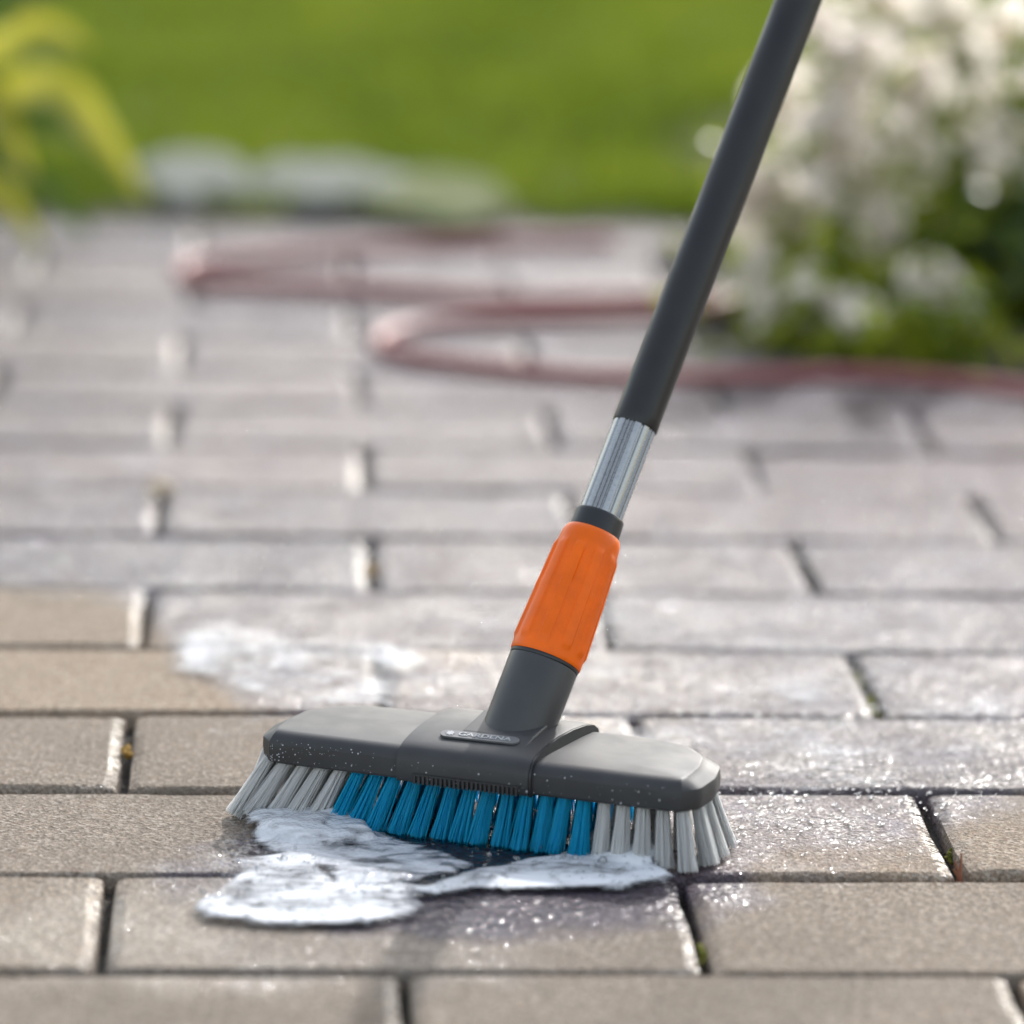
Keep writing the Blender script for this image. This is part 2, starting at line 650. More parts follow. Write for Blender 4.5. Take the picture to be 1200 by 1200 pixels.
# --- head
def outline(h, cx=.002, sub=5):
    """six corners of the right half (front to back), mirrored; rounded by one corner-cutting pass"""
    c = [(cx + x, y) for x, y in h] + [(cx - x, y) for x, y in reversed(h)]
    n = len(c)
    out = []
    for i in range(n):
        p, q, r = np.array(c[i - 1]), np.array(c[i]), np.array(c[(i + 1) % n])
        k = .16
        a = q + (p - q) * min(k, .004 / np.linalg.norm(p - q) + .06)
        b = q + (r - q) * min(k, .004 / np.linalg.norm(r - q) + .06)
        for t in (0, .5, 1):
            out.append((1 - t) ** 2 * a + 2 * t * (1 - t) * q + t * t * b)
        for s in range(1, sub):
            nb = r + (q - r) * min(k, .004 / np.linalg.norm(q - r) + .06)
            out.append(b + (nb - b) * s / sub)
    return np.array(out)


RINGS = [
    (.0345, [(.124, .004), (.132, .011), (.134, .030), (.131, .052), (.115, .067), (.092, .075)]),
    (.0330, [(.128, -.0018), (.1375, .008), (.140, .030), (.1365, .054), (.119, .071), (.095, .079)]),
    (.0345, [(.1284, -.0028), (.1382, .0078), (.1408, .030), (.1372, .054), (.1192, .0716), (.095, .0796)]),
    (.0400, [(.1286, -.0036), (.1388, .0075), (.1412, .030), (.1375, .054), (.119, .072), (.095, .080)]),
    (.0450, [(.1287, -.0032), (.1386, .0075), (.141, .030), (.137, .054), (.118, .072), (.095, .080)]),
    (.0457, [(.1287, -.0028), (.1384, .0076), (.1407, .030), (.1367, .0540), (.1178, .0718), (.0949, .0798)]),
    (.0472, [(.1285, -.0018), (.1357, .0080), (.1377, .030), (.1340, .0530), (.1165, .0706), (.0943, .0788)]),
    (.0490, [(.1282, -.0002), (.1328, .0085), (.1343, .030), (.1307, .0518), (.1150, .0692), (.0935, .0774)]),
    (.0504, [(.1277, .0020), (.1305, .0090), (.1314, .030), (.1278, .0506), (.1135, .0674), (.0926, .0758)]),
    (.0511, [(.1272, .0040), (.1297, .0098), (.1306, .030), (.1270, .0500), (.1127, .0664), (.0920, .0745)]),
    (.0514, [(.1262, .0062), (.1284, .0110), (.1292, .030), (.1256, .0490), (.1115, .0645), (.0908, .0726)]),
    (.0519, [(.085, .022), (.090, .024), (.090, .034), (.088, .044), (.080, .053), (.070, .058)]),
]
V, F = [], []
for z, h in RINGS:
    o2 = outline(h)
    V += [(.002 + (x - .002) * .965, y, z) for x, y in o2]
n = len(o2)
for i in range(len(RINGS) - 1):
    for k in range(n):
        k2 = (k + 1) % n
        F.append((i * n + k, i * n + k2, (i + 1) * n + k2, (i + 1) * n + k))
F.append(tuple(range(n - 1, -1, -1)))
F.append(tuple((len(RINGS) - 1) * n + k for k in range(n)))
head = obj('head', V, F, M_HEAD, brush, True, 24)

# --- raised centre block (saddle)
PROF = [(.0005, .0330), (-.0048, .0328), (-.0062, .0345), (-.0066, .040), (-.0064, .0450), (-.0052, .0486), (-.0026, .0516), (.0012, .0536),
        (.0060, .0548), (.014, .0562), (.024, .0574), (.036, .0584), (.052, .0586), (.066, .0578), (.075, .0560), (.080, .0525), (.0825, .047), (.0826, .040), (.0815, .0330)]


def smoothst(a, b, x):
    t = min(1, max(0, (x - a) / (b - a)))
    return t * t * (3 - 2 * t)


V, F = [], []
NX = 14
for i in range(NX + 1):
    f = i / NX
    for y, z in PROF:
        q = min(1, max(0, y / .08))
        xl = -.0425 + .006 * q ** 1.6
        xr = .0375 + .0125 * q ** 1.5
        x = xl + (xr - xl) * f
        e = min(f, 1 - f) * (xr - xl)
        dz = -.0007 * max(0, 1 - e / .002) ** 2 * (1 if z > .04 else 0)
        V.append((x, y, z + dz))
m = len(PROF)
for i in range(NX):
    for k in range(m - 1):
        F.append((i * m + k, i * m + k + 1, (i + 1) * m + k + 1, (i + 1) * m + k)[::-1])
F.append(tuple(range(m)))
F.append(tuple(NX * m + k for k in range(m - 1, -1, -1)))
block = obj('centre_block', V, F, M_HEAD, brush, True, 40)

# dark parting line along the right flank of the block, a strip standing 1 mm proud of it
V, F = [], []
for i in range(2):
    for y, z in PROF:
        q = min(1, max(0, y / .08))
        xr = .0375 + .0125 * q ** 1.5
        V.append((xr + .0002 + .0012 * i, y + (.0009 if z < .052 and y < .03 else 0), z - .0009))
for k in range(m - 1):
    F.append((k, k + 1, m + k + 1, m + k))
F.append(tuple(m + k for k in range(m)))
obj('parting_strip', V, F, M_DARK, block, True, 40)

# --- lathe along the handle axis
def lathe(name, prof, mat, nseg=96, rfun=None, sharp=35, capa=True, capb=True, parent=None):
    a, u, v = frame(AD)
    V, F = [], []
    for s, r in prof:
        for k in range(nseg):
            q = 2 * math.pi * k / nseg
            rr = r + (rfun(q, s) if rfun else 0)
            V.append(A0 + a * s + rr * (math.cos(q) * u + math.sin(q) * v))
    for i in range(len(prof) - 1):
        for k in range(nseg):
            k2 = (k + 1) % nseg
            F.append((i * nseg + k, i * nseg + k2, (i + 1) * nseg + k2, (i + 1) * nseg + k))
    if capa: F.append(tuple(range(nseg - 1, -1, -1)))
    if capb: F.append(tuple((len(prof) - 1) * nseg + k for k in range(nseg)))
    return obj(name, V, F, mat, parent or brush, True, sharp)


neck = lathe('neck', [(-.030, .0206), (-.004, .0206), (.010, .0207), (.0365, .0209), (.0379, .0207), (.0384, .0202)], M_NECK)
lathe('seal_ring', [(.0380, .0199), (.0383, .0208), (.0392, .0211), (.0404, .0209), (.0408, .0200)], M_DARK)
# foot of the neck: the plane that runs from the socket down to the front edge
fx = A0[0] - .004
V = [(fx - .0215, .0090, .0549), (fx + .0205, .0090, .0549), (fx + .0215, .024, .0588), (fx - .0215, .024, .0588),
     (fx + .024, .056, .0628), (fx - .020, .056, .0628)]
B = [(x, y, z - .004) for x, y, z in V]
F = [(0, 1, 2, 3), (3, 2, 4, 5), (1, 0, 6, 7), (2, 1, 7, 8), (4, 2, 8, 10), (5, 4, 10, 11), (3, 5, 11, 9), (0, 3, 9, 6)]
foot = obj('neck_foot', V + B, F, M_HEAD, brush)
bv = foot.modifiers.new('soft', 'BEVEL'); bv.width = .0012; bv.segments = 3


def ribs(q, s):
    k = (math.cos(10 * q + .6))
    up = max(0, min(1, (k + .25) / .5))
    g = smoothst(.046, .050, s) * (1 - smoothst(.1085, .1125, s))
    fine = .00016 * (1 - smoothst(.0015, .003, abs(s - .082)))
    return g * (.0012 * up * up * (3 - 2 * up) + fine)


sp = [(.0404, .0190), (.0404, .0212), (.0412, .0216), (.0425, .0217)]
for s in np.linspace(.045, .1125, 46): sp.append((s, .0217 - (s - .045) / .0675 * .0032))
sp += [(.1150, .01835), (.1180, .0180), (.1203, .0174), (.1220, .0166), (.1230, .0158), (.1232, .0148)]
lathe('locking_sleeve', sp, M_ORANGE, 160, ribs, 50)
lathe('collar', [(.1215, .0154), (.1325, .0150), (.1340, .0148), (.1346, .0143), (.1346, .0128)], M_DARK)


def flutes(q, s):
    d = 0
    for g, wdt in FL:
        x = abs((q - g + math.pi) % (2 * math.pi) - math.pi)
        if x < wdt: d -= .0011 * (1 - (x / wdt) ** 4)
    return d


FL = []
for c in range(5):
    b = c * 2 * math.pi / 5 + .35
    FL += [(b, .075), (b + .20, .06), (b + .36, .06), (b + .80, .07)]
lathe('inner_tube', [(.120, .0132), (.200, .0132)], M_ALU, 300, flutes, 25)
lathe('outer_tube', [(.1965, .0130), (.1930, .0131), (.1928, .0136), (.1936, .0139)] + [(s, .0139) for s in np.linspace(.2, 1.13, 20)] + [(1.14, .0130), (1.144, .009)], M_BLACKTUBE, 96)

# --- logo
ty = math.atan2(.0018, .010)
plate_m = plastic('light_grey_print', (.11, .11, .112), .5)
letter_m = plastic('pale_print', (.34, .34, .345), .5)
V, F = [], []
npil = 32
hw_, hh_ = .0195, .0043
for zz, k in ((-.0006, 1.0), (.0003, 1.0), (.0005, .96)):
    for i in range(npil):
        q = 2 * math.pi * i / npil
        sx = hw_ if math.cos(q) > 0 else -hw_
        V.append(((sx + hh_ * k * math.cos(q)), hh_ * k * math.sin(q), zz))
for r in range(2):
    for i in range(npil):
        i2 = (i + 1) % npil
        F.append((r * npil + i, r * npil + i2, (r + 1) * npil + i2, (r + 1) * npil + i))
F.append(tuple(2 * npil + i for i in range(npil)))
plate = obj('logo_plate', V, F, plate_m, brush)
plate.location = (0.000, .0165, .0577)
plate.rotation_euler = (ty, 0, .03)
cu = bpy.data.curves.new('lettering', 'FONT')
cu.body = 'GARDENA'
cu.size = .0074
cu.align_x = 'CENTER'; cu.align_y = 'CENTER'
cu.extrude = .00015
cu.offset = .00012
tmp = bpy.data.objects.new('lettering', cu)
COL.objects.link(tmp)
dg = bpy.context.evaluated_depsgraph_get()
me = bpy.data.meshes.new_from_object(tmp.evaluated_get(dg))
bpy.data.objects.remove(tmp)
me.name = 'lettering'
me.materials.clear(); me.materials.append(letter_m)
lt = link('lettering', me, plate, (.0030, 0, .0007))
lt.scale = (.92, .82, 1)
V, F = [], []
for zz in (.0, .0008):
    for i in range(32):
        q = 2 * math.pi * i / 32
        r = .0024 + .0005 * math.cos(8 * q)
        V.append((-.0178 + r * math.cos(q), r * math.sin(q), zz))
F = [(i, (i + 1) % 32, 32 + (i + 1) % 32, 32 + i) for i in range(32)] + [tuple(range(32, 64))]
obj('emblem', V, F, letter_m, plate)

# --- vent grille under the front lip of the block
bm = bmesh.new()
for i in range(24):
    x = -.031 + .062 * i / 23
    bmesh.ops.create_cube(bm, size=1, matrix=Matrix.Translation((x, -.0066, .0352)) @ Matrix.Diagonal((.0013, .0022, .0050, 1)))
bmesh.ops.create_cube(bm, size=1, matrix=Matrix.Translation((0, -.0060, .0380)) @ Matrix.Diagonal((.0655, .0030, .0010, 1)))
me = bpy.data.meshes.new('vent_grille'); bm.to_mesh(me); bm.free(); me.materials.append(M_DARK)
tag(link('vent_grille', me, brush), kind='stuff')

# --- bristles
def tuft_mesh(seed, mat, ns=110):
    r = np.random.default_rng(seed)
    V, F = [], []
    for i in range(ns):
        q, rr = r.uniform(0, 2 * math.pi), math.sqrt(r.uniform(0, 1))
        p0 = np.array([math.cos(q) * rr * .0036, math.sin(q) * rr * .0036, 0])
        sp_ = 1.6 + r.normal(0, .2)
        p2 = np.array([p0[0] * sp_ + r.normal(0, .0003), p0[1] * sp_ + r.normal(0, .0003), -1 + r.normal(0, .012) - (.03 if r.random() < .08 else 0)])
        wv = np.array([r.normal(0, .00035), r.normal(0, .00035), 0])
        def at(f):
            p = p0 + (p2 - p0) * f ** 1.35 + wv * math.sin(math.pi * f); p[2] = p2[2] * f
            return p
        w0 = .00033
        b = len(V)
        for p in (p0, at(.35), at(.7), p2):
            for k in range(3):
                g = 2 * math.pi * k / 3 + q
                V.append((p[0] + w0 * math.cos(g), p[1] + w0 * math.sin(g), p[2]))
        for s in range(3):
            for k in range(3):
                k2 = (k + 1) % 3
                F.append((b + s * 3 + k, b + (s + 1) * 3 + k, b + (s + 1) * 3 + k2, b + s * 3 + k2))
    return mesh('bristle_tuft', V, F, mat, True)


TW = [tuft_mesh(100 + s, M_BWHITE) for s in range(4)]
TB = [tuft_mesh(200 + s, M_BBLUE) for s in range(4)]
PIT = .0114
rows = [(.0060, .0, .1262), (.0350, .11, .1300), (.0640, .23, .1170)]
r_ = random.Random(11)


def tuft(x, y, dx, dy):
    white = abs(x - .0005) > .0765
    o = link('bristle_tuft', (TW if white else TB)[r_.randrange(4)], brush)
    o.location = (x, y, .0345)
    h = .0342
    L = math.sqrt(h * h + dx * dx + dy * dy)
    d = Vector((-dx, -dy, h)).normalized()
    q = Vector((0, 0, 1)).rotation_difference(d)
    o.rotation_mode = 'QUATERNION'
    o.rotation_quaternion = q @ Matrix.Rotation(r_.uniform(0, 6.28), 3, 'Z').to_quaternion()
    o.scale = (1, 1, L)


for ri, (y, off, xm) in enumerate(rows):
    k0 = int(xm / PIT)
    for k in range(-k0 - 1, k0 + 2):
        x = (k + off) * PIT
        if abs(x) > xm: continue
        dx = float(np.interp(x, [-.13, -.10, -.08, -.06, 0, .07, .11, .132], [-.0185, -.018, -.016, -.011, -.004, 0, .003, .010]))
        dy = (-.0115, -.001, .010)[ri] + r_.gauss(0, .0007)
        tuft(x + r_.gauss(0, .0003), y, dx + r_.gauss(0, .0008), dy)
for s in (-1, 1):                                   # the rounded ends carry their own outer tufts
    for (x, y, dx, dy) in ((.1315, .0165, .010, -.005), (.1320, .029, .011, -.001), (.1305, .044, .011, .003)):
        tuft(s * x, y, s * dx, dy)

# --- foam specks and drops on the head and sleeve
M_DROP = NT('water_drop')
M_DROP.set(Base_Color=(.36, .37, .38, 1), Roughness=.1, Specular_IOR_Level=.7)
M_DROP = M_DROP.m
bm = bmesh.new()
r_ = random.Random(5)
for i in range(150):
    x = -.122 + .25 * r_.random() ** (1.9)
    z = r_.uniform(.0345, .0475)
    y = -.0036 if not -.043 < x < .0375 else -.0066
    s = abs(r_.gauss(.0, .00024)) + .00012
    bmesh.ops.create_icosphere(bm, subdivisions=1, radius=s, matrix=Matrix.Translation((x, y + .0001, z)) @ Matrix.Diagonal((1, .6, r_.uniform(.8, 1.5), 1)))
me = bpy.data.meshes.new('water_drops'); bm.to_mesh(me); bm.free(); me.materials.append(M_DROP)
tag(link('water_drops', me, brush), kind='stuff')

# ------------------------------------------------------------------ foam
def foam_material(name, film=False):
    t = NT(name)
    at = t.n('ShaderNodeAttribute', attribute_name='cover', attribute_type='GEOMETRY')
    dn = at.outputs['Fac']
    v = t.voro(600)
    v2 = t.voro(1500)
    t.set(Roughness=.55, Specular_IOR_Level=.2)
    # dense froth whiter than thin foam: colour lightened to offset the brush's shade
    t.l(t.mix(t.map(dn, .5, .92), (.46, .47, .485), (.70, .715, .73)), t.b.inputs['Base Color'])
    t.b.inputs['Subsurface Weight'].default_value = 0
    t.b.inputs['Subsurface Radius'].default_value = (.005, .005, .005)
    t.b.inputs['Subsurface Scale'].default_value = 1.0
    h = t.math('ADD', t.math('MULTIPLY', v.outputs['Distance'], .7), t.math('MULTIPLY', v2.outputs['Distance'], .4))
    h = t.math('ADD', h, t.math('MULTIPLY', t.noise(150, 3, .5), .8))
    t.l(t.bump(h, .14, .0006), t.b.inputs['Normal'])
    # streaks and holes only where the foam thins to a film
    mp = t.n('ShaderNodeMapping')
    mp.inputs['Scale'].default_value = (.75, 2.0, 1)
    mp.inputs['Rotation'].default_value = (0, 0, -.25)
    t.l(t.pos(), mp.inputs[0])
    st = t.noise(70, 5, .62, mp.outputs[0], 1.1)
    thin = t.map(dn, .60, 1.10, 1, 0)
    hole = t.math('MULTIPLY', thin, t.math('ADD', t.math('MULTIPLY', t.math('SUBTRACT', st, .52), 2.4), -.08))
    a = t.math('ADD', t.math('MULTIPLY', dn, 1.25), hole)
    a = t.map(a, -.05, 1.05)
    tr = t.n('ShaderNodeBsdfTransparent')
    mx = t.n('ShaderNodeMixShader')
    t.l(a, mx.inputs[0])
    t.l(tr.outputs[0], mx.inputs[1])
    t.l(t.b.outputs[0], mx.inputs[2])
    t.l(mx.outputs[0], t.out.inputs['Surface'])
    return t.m


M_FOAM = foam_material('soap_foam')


def suds_material(scale=85, detail=7, rgh=.74, stretch=(.6, 1.7, 1), bump=.0022, col=(.54, .55, .575, 1)):
    """wet froth: a broken veil of small glittering bubbles"""
    t = NT('wet_suds')
    dn = t.n('ShaderNodeAttribute', attribute_name='cover', attribute_type='GEOMETRY').outputs['Fac']
    t.set(Base_Color=col, Roughness=.12, Specular_IOR_Level=.5)
    vo = t.voro(420)
    h = t.math('ADD', t.math('MULTIPLY', t.noise(260, 2, .5), .8), t.math('MULTIPLY', vo.outputs['Distance'], .5))
    t.l(t.bump(h, 1.0, bump), t.b.inputs['Normal'])
    mp = t.n('ShaderNodeMapping')
    mp.inputs['Scale'].default_value = stretch
    mp.inputs['Rotation'].default_value = (0, 0, -.2)
    t.l(t.pos(), mp.inputs[0])
    st = t.noise(scale, detail, rgh, mp.outputs[0], 1.0)
    st2 = t.noise(13, 3, .5)
    a = t.math('ADD', dn, t.math('MULTIPLY', t.math('SUBTRACT', st, .54), 1.9))
    a = t.math('ADD', a, t.math('MULTIPLY', t.math('SUBTRACT', st2, .5), .9))
    a = t.math('MULTIPLY', t.map(a, .12, .85), t.map(dn, 0, .12))
    tr = t.n('ShaderNodeBsdfTransparent')
    mx = t.n('ShaderNodeMixShader')
    t.l(t.math('MULTIPLY', a, .88), mx.inputs[0])
    t.l(tr.outputs[0], mx.inputs[1]); t.l(t.b.outputs[0], mx.inputs[2])
    t.l(mx.outputs[0], t.out.inputs['Surface'])
    return t.m


M_SUDS = suds_material()
M_FILM = suds_material(52, 4, .55, (.8, 1.5, 1), .0012, (.68, .69, .71, 1))


def poly_sdf(px, py, poly):
    """positive inside"""
    P = np.array(poly)
    d = np.full(px.shape, 1e9)
    s = np.zeros(px.shape, bool)
    for i in range(len(P)):
        a, b = P[i - 1], P[i]
        e = b - a
        wx, wy = px - a[0], py - a[1]
        t = np.clip((wx * e[0] + wy * e[1]) / (e @ e), 0, 1)
        d = np.minimum(d, np.hypot(wx - e[0] * t, wy - e[1] * t))
        c = ((a[1] <= py) & (b[1] > py)) | ((b[1] <= py) & (a[1] > py))
        with np.errstate(divide='ignore', invalid='ignore'):
            xi = a[0] + (py - a[1]) / (b[1] - a[1]) * e[0]
        s ^= c & (px < xi)
    return np.where(s, d, -d)


def vnoise(x, y, scale, seed):
    g = np.random.default_rng(seed).random((64, 64))
    u, v = x * scale, y * scale
    i, j = np.floor(u).astype(int), np.floor(v).astype(int)
    f, h = u - i, v - j
    f, h = f * f * (3 - 2 * f), h * h * (3 - 2 * h)
    q = lambda a, b: g[a % 64, b % 64]
    return (q(i, j) * (1 - f) + q(i + 1, j) * f) * (1 - h) + (q(i, j + 1) * (1 - f) + q(i + 1, j + 1) * f) * h


def foam(name, layers, label, res=.0013, z0=.0012, mat=None, seed=1, bubbles=0):
    allp = np.array([p for poly, *_ in layers for p in poly])
    x0, y0 = allp.min(0) - .006
    x1, y1 = allp.max(0) + .006
    nx, ny = int((x1 - x0) / res), int((y1 - y0) / res)
    gx, gy = np.meshgrid(np.linspace(x0, x1, nx), np.linspace(y0, y1, ny))
    wx = gx + .0012 * (vnoise(gx, gy, 130, seed) - .5) + .011 * (vnoise(gx, gy, 38, seed + 1) - .5)
    wy = gy + .0012 * (vnoise(gx, gy, 130, seed + 2) - .5) + .011 * (vnoise(gx, gy, 38, seed + 3) - .5)
    H = np.zeros(gx.shape); D = np.zeros(gx.shape); S = np.full(gx.shape, -1.)
    for poly, thick, dens, soft in layers:
        sd = poly_sdf(wx, wy, poly)
        S = np.maximum(S, sd)
        u = np.clip(sd / soft, 0, 1)
        h = thick * np.sqrt(1 - (1 - u) ** 2) * (.6 + .6 * vnoise(gx, gy, 32, seed + 5) + .12 * vnoise(gx, gy, 110, seed + 6))
        H = np.maximum(H, h * (.82 + .36 * vnoise(gx * .45, gy * 1.3, 120, seed + 8)))
        dd = np.clip(sd / (soft * .45), 0, 1) * dens * (.66 + .62 * vnoise(gx * .7, gy * 1.5, 42, seed + 9))
        D = np.maximum(D, dd)
    idx = np.arange(nx * ny).reshape(ny, nx)
    ok = S > -res * .9
    q = ok[:-1, :-1] & ok[:-1, 1:] & ok[1:, 1:] & ok[1:, :-1]
    Q = np.stack([idx[:-1, :-1], idx[:-1, 1:], idx[1:, 1:], idx[1:, :-1]], -1)[q]
    used = np.unique(Q)
    rem = np.full(nx * ny, -1); rem[used] = np.arange(len(used))
    Vv = np.stack([gx, gy, z0 + H], -1).reshape(-1, 3)[used]
    me = fast_mesh(name, Vv, [rem[Q]], mat or M_FOAM, True)
    at = me.attributes.new('cover', 'FLOAT', 'POINT')
    at.data.foreach_set('value', D.reshape(-1)[used].astype(np.float32))
    o = tag(link(name, me), label, 'foam', kind='stuff')
    return o, Vv, D.reshape(-1)[used]


def px2(poly):
    return [tuple(G(x, y)[:2]) for x, y in poly]


FRONT = px2([(231, 1068), (236, 1056), (262, 1044), (280, 1028), (272, 1016), (246, 1024), (270, 1012), (300, 1004), (350, 1003), (385, 1012), (372, 1028), (400, 1038), (460, 1042),
             (500, 1040), (530, 1034), (520, 1046), (492, 1056), (498, 1068), (482, 1082), (440, 1089), (350, 1092), (300, 1090), (252, 1082)])
BAND = px2([(470, 1050), (505, 1036), (545, 1026), (600, 1014), (660, 1006), (700, 1000), (745, 1008), (794, 1032), (740, 1047), (680, 1050), (600, 1048), (550, 1046), (510, 1054)])
FILM1 = px2([(278, 966), (300, 956), (400, 956), (440, 968), (470, 985), (520, 1000), (560, 1012), (540, 1030), (470, 1042), (400, 1042), (330, 1010), (300, 990)])
FILM2 = px2([(680, 985), (720, 985), (760, 1000), (775, 1020), (740, 1028), (690, 1016)])
FROTH1 = px2([(280, 968), (300, 952), (360, 950), (425, 962), (440, 985), (400, 996), (340, 990), (300, 984)])
FROTH2 = px2([(684, 980), (720, 980), (764, 988), (782, 1016), (745, 1026), (690, 1014)])
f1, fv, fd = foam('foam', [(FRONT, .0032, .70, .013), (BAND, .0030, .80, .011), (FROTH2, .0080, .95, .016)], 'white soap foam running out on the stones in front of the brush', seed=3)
foam('suds', [(FILM1, .0012, .72, .016), (FROTH1, .0075, .62, .018)], 'grey streaky suds between the left bristles and the white foam', seed=8, mat=M_FILM)
BACK = px2([(180, 765), (205, 738), (248, 722), (266, 698), (292, 716), (318, 742), (360, 752), (450, 752), (520, 770), (470, 838), (380, 840), (310, 836), (250, 820), (200, 796)])
foam('foam', [(BACK, .0045, .54, .05)], 'white froth lying on the wet stones behind the left end of the brush', res=.0022, seed=21, mat=M_SUDS)
SUDS = px2([(420, 770), (520, 730), (600, 690), (760, 700), (900, 720), (1000, 760), (1190, 790), (1220, 880), (1100, 925), (930, 965), (860, 1010), (840, 930), (600, 850), (320, 860), (215, 890), (250, 830), (440, 836)])
foam('suds', [(SUDS, .0008, .27, .06)], 'thin streaky suds spread over the wet stones around and behind the brush', res=.003, seed=33, mat=M_SUDS)

# bubbles resting in the foam
def bubmat():
    t = NT('soap_bubble')
    lw = t.n('ShaderNodeLayerWeight'); lw.inputs[0].default_value = .35
    gl = t.n('ShaderNodeBsdfGlossy'); gl.inputs['Roughness'].default_value = .05
    tr = t.n('ShaderNodeBsdfTransparent')
    mx = t.n('ShaderNodeMixShader')
    t.l(t.math('ADD', t.math('MULTIPLY', lw.outputs['Fresnel'], .8), .08, clamp=True), mx.inputs[0])
    t.m.blend_method = 'BLEND'
    t.l(tr.outputs[0], mx.inputs[1]); t.l(gl.outputs[0], mx.inputs[2])
    t.l(mx.outputs[0], t.out.inputs['Surface'])
    return t.m


M_BUB = bubmat()
bm = bmesh.new()
r_ = random.Random(9)
cand = np.where(fd > .4)[0]
for i in range(320):
    p = fv[cand[r_.randrange(len(cand))]]
    s = abs(r_.gauss(.0001, .0006)) + .0004
    bmesh.ops.create_icosphere(bm, subdivisions=2, radius=s, matrix=Matrix.Translation((p[0], p[1], p[2] - s * .35)))
for f_ in bm.faces: f_.smooth = True
M_FBUB = NT('foam_bubble')
M_FBUB.set(Base_Color=(.56, .57, .59, 1), Roughness=.12, Specular_IOR_Level=.5, Alpha=.6)
me = bpy.data.meshes.new('bubbles'); bm.to_mesh(me); bm.free(); me.materials.append(M_FBUB.m)
tag(link('bubbles', me), 'small clear bubbles in the white foam before the brush', 'bubbles', kind='stuff')

bm = bmesh.new()
for i in range(190):
    p = fv[cand[r_.randrange(len(cand))]]
    s = abs(r_.gauss(.0003, .0006)) + .0006
    bmesh.ops.create_icosphere(bm, subdivisions=2, radius=s, matrix=Matrix.Translation((p[0] + r_.gauss(0, .004), p[1] + abs(r_.gauss(0, .012)), p[2] + s * .1)))
for f_ in bm.faces: f_.smooth = True
me = bpy.data.meshes.new('bubbles'); bm.to_mesh(me); bm.free(); me.materials.append(M_BUB)
tag(link('bubbles', me), 'larger glassy bubbles floating between the foam and the bristles', 'bubbles', kind='stuff')

# puddle of water in front of the blue bristles
def watermat():
    t = NT('shallow_water')
    fr = t.n('ShaderNodeFresnel'); fr.inputs[0].default_value = 1.33
    gl = t.n('ShaderNodeBsdfGlossy'); gl.inputs['Roughness'].default_value = .06
    tr = t.n('ShaderNodeBsdfTransparent'); tr.inputs[0].default_value = (.93, .92, .90, 1)
    h = t.math('ADD', t.noise(120, 3, .6), t.math('MULTIPLY', t.noise(400, 2), .4))
    b = t.bump(h, .7, .0025)
    t.l(b, gl.inputs['Normal']); t.l(b, fr.inputs['Normal'])
    mx = t.n('ShaderNodeMixShader')
    t.l(fr.outputs[0], mx.inputs[0]); t.l(tr.outputs[0], mx.inputs[1]); t.l(gl.outputs[0], mx.inputs[2])
    t.l(mx.outputs[0], t.out.inputs['Surface'])
    return t.m


M_WATER = watermat()
WAT = px2([(300, 960), (420, 950), (560, 965), (700, 985), (720, 1010), (640, 1022), (560, 1040), (470, 1046), (380, 1038), (330, 1012)])
o, _, _ = foam('puddle', [(WAT, .0007, 1, .01)], 'shallow clear water in front of the blue bristles', res=.002, z0=.0010, mat=M_WATER, seed=51)
o['category'] = 'water'

# ------------------------------------------------------------------ small growth in the joints
M_MOSS = leafmat('moss', (.10, .12, .008), (.24, .22, .015), 300, .25, .8)
M_RUST = leafmat('dry_moss', (.30, .16, .02), (.40, .24, .04), 300, .25, .8)


def moss(x, y, dx, dy, n, mat, label, z=-.010, rad=.0022):
    c = G(x, y, -.004)
    bm = bmesh.new()
    r = random.Random(int(x * 7 + y))
    for i in range(n):
        s = r.uniform(.5, 1.1) * rad
        bmesh.ops.create_icosphere(bm, subdivisions=1, radius=s, matrix=Matrix.Translation((r.gauss(0, dx), r.gauss(0, dy), z + r.uniform(.002, .007))) @ Matrix.Diagonal((r.uniform(.6, 1), 1, r.uniform(.6, 1.3), 1)))
    for v in bm.verts:
        v.co += Vector((r.gauss(0, 1), r.gauss(0, 1), r.gauss(0, 1))) * rad * .14
    me = bpy.data.meshes.new('moss_clump'); bm.to_mesh(me); bm.free(); me.materials.append(mat)
    tag(link('moss_clump', me, None, (c[0], c[1], 0)), label, 'moss', 'moss growing in the joints')


moss(1022, 828, .0012, .010, 16, M_MOSS, 'yellow green moss in the joint behind the right end of the brush', rad=.0032)
moss(1008, 795, .0010, .010, 14, M_MOSS, 'green moss strip in the joint above the largest yellow moss tuft')
moss(149, 886, .001, .004, 8, M_RUST, 'ochre moss crumb in the joint left of the brush', z=-.006, rad=.0034)
moss(436, 674, .001, .008, 12, M_RUST, 'ochre moss in the blurred joint up and left of the orange sleeve', z=-.006, rad=.004)
moss(822, 1112, .0010, .008, 16, M_MOSS, 'green moss in the joint below the right bristles')
moss(1113, 1002, .0010, .006, 12, M_MOSS, 'moss in the joint beside the reddish dry sprout', rad=.0018)

# dry sprout
M_SPROUT = leafmat('dry_sprout', (.20, .055, .025), (.30, .12, .06), 200, .3, .6)
sp0 = G(1126, 1026, 0)
spt = bpy.data.objects.new('dry_sprout', None); COL.objects.link(spt)
spt.location = (sp0[0], sp0[1] + .002, -.006)
tag(spt, 'small reddish dry sprout standing in the joint right of the brush', 'sprout')
for k, (ax, ay, hh) in enumerate(((-.003, .003, .013), (.001, .005, .017), (-.004, .0, .009))):
    P = smooth_path([(0, 0, 0), (ax * .3, ay * .3, hh * .5), (ax, ay, hh)], 5)
    V, F = tube_path(P, np.linspace(.0016, .0005, len(P)), 6)
    obj('stalk', V, F, M_SPROUT, spt, True)

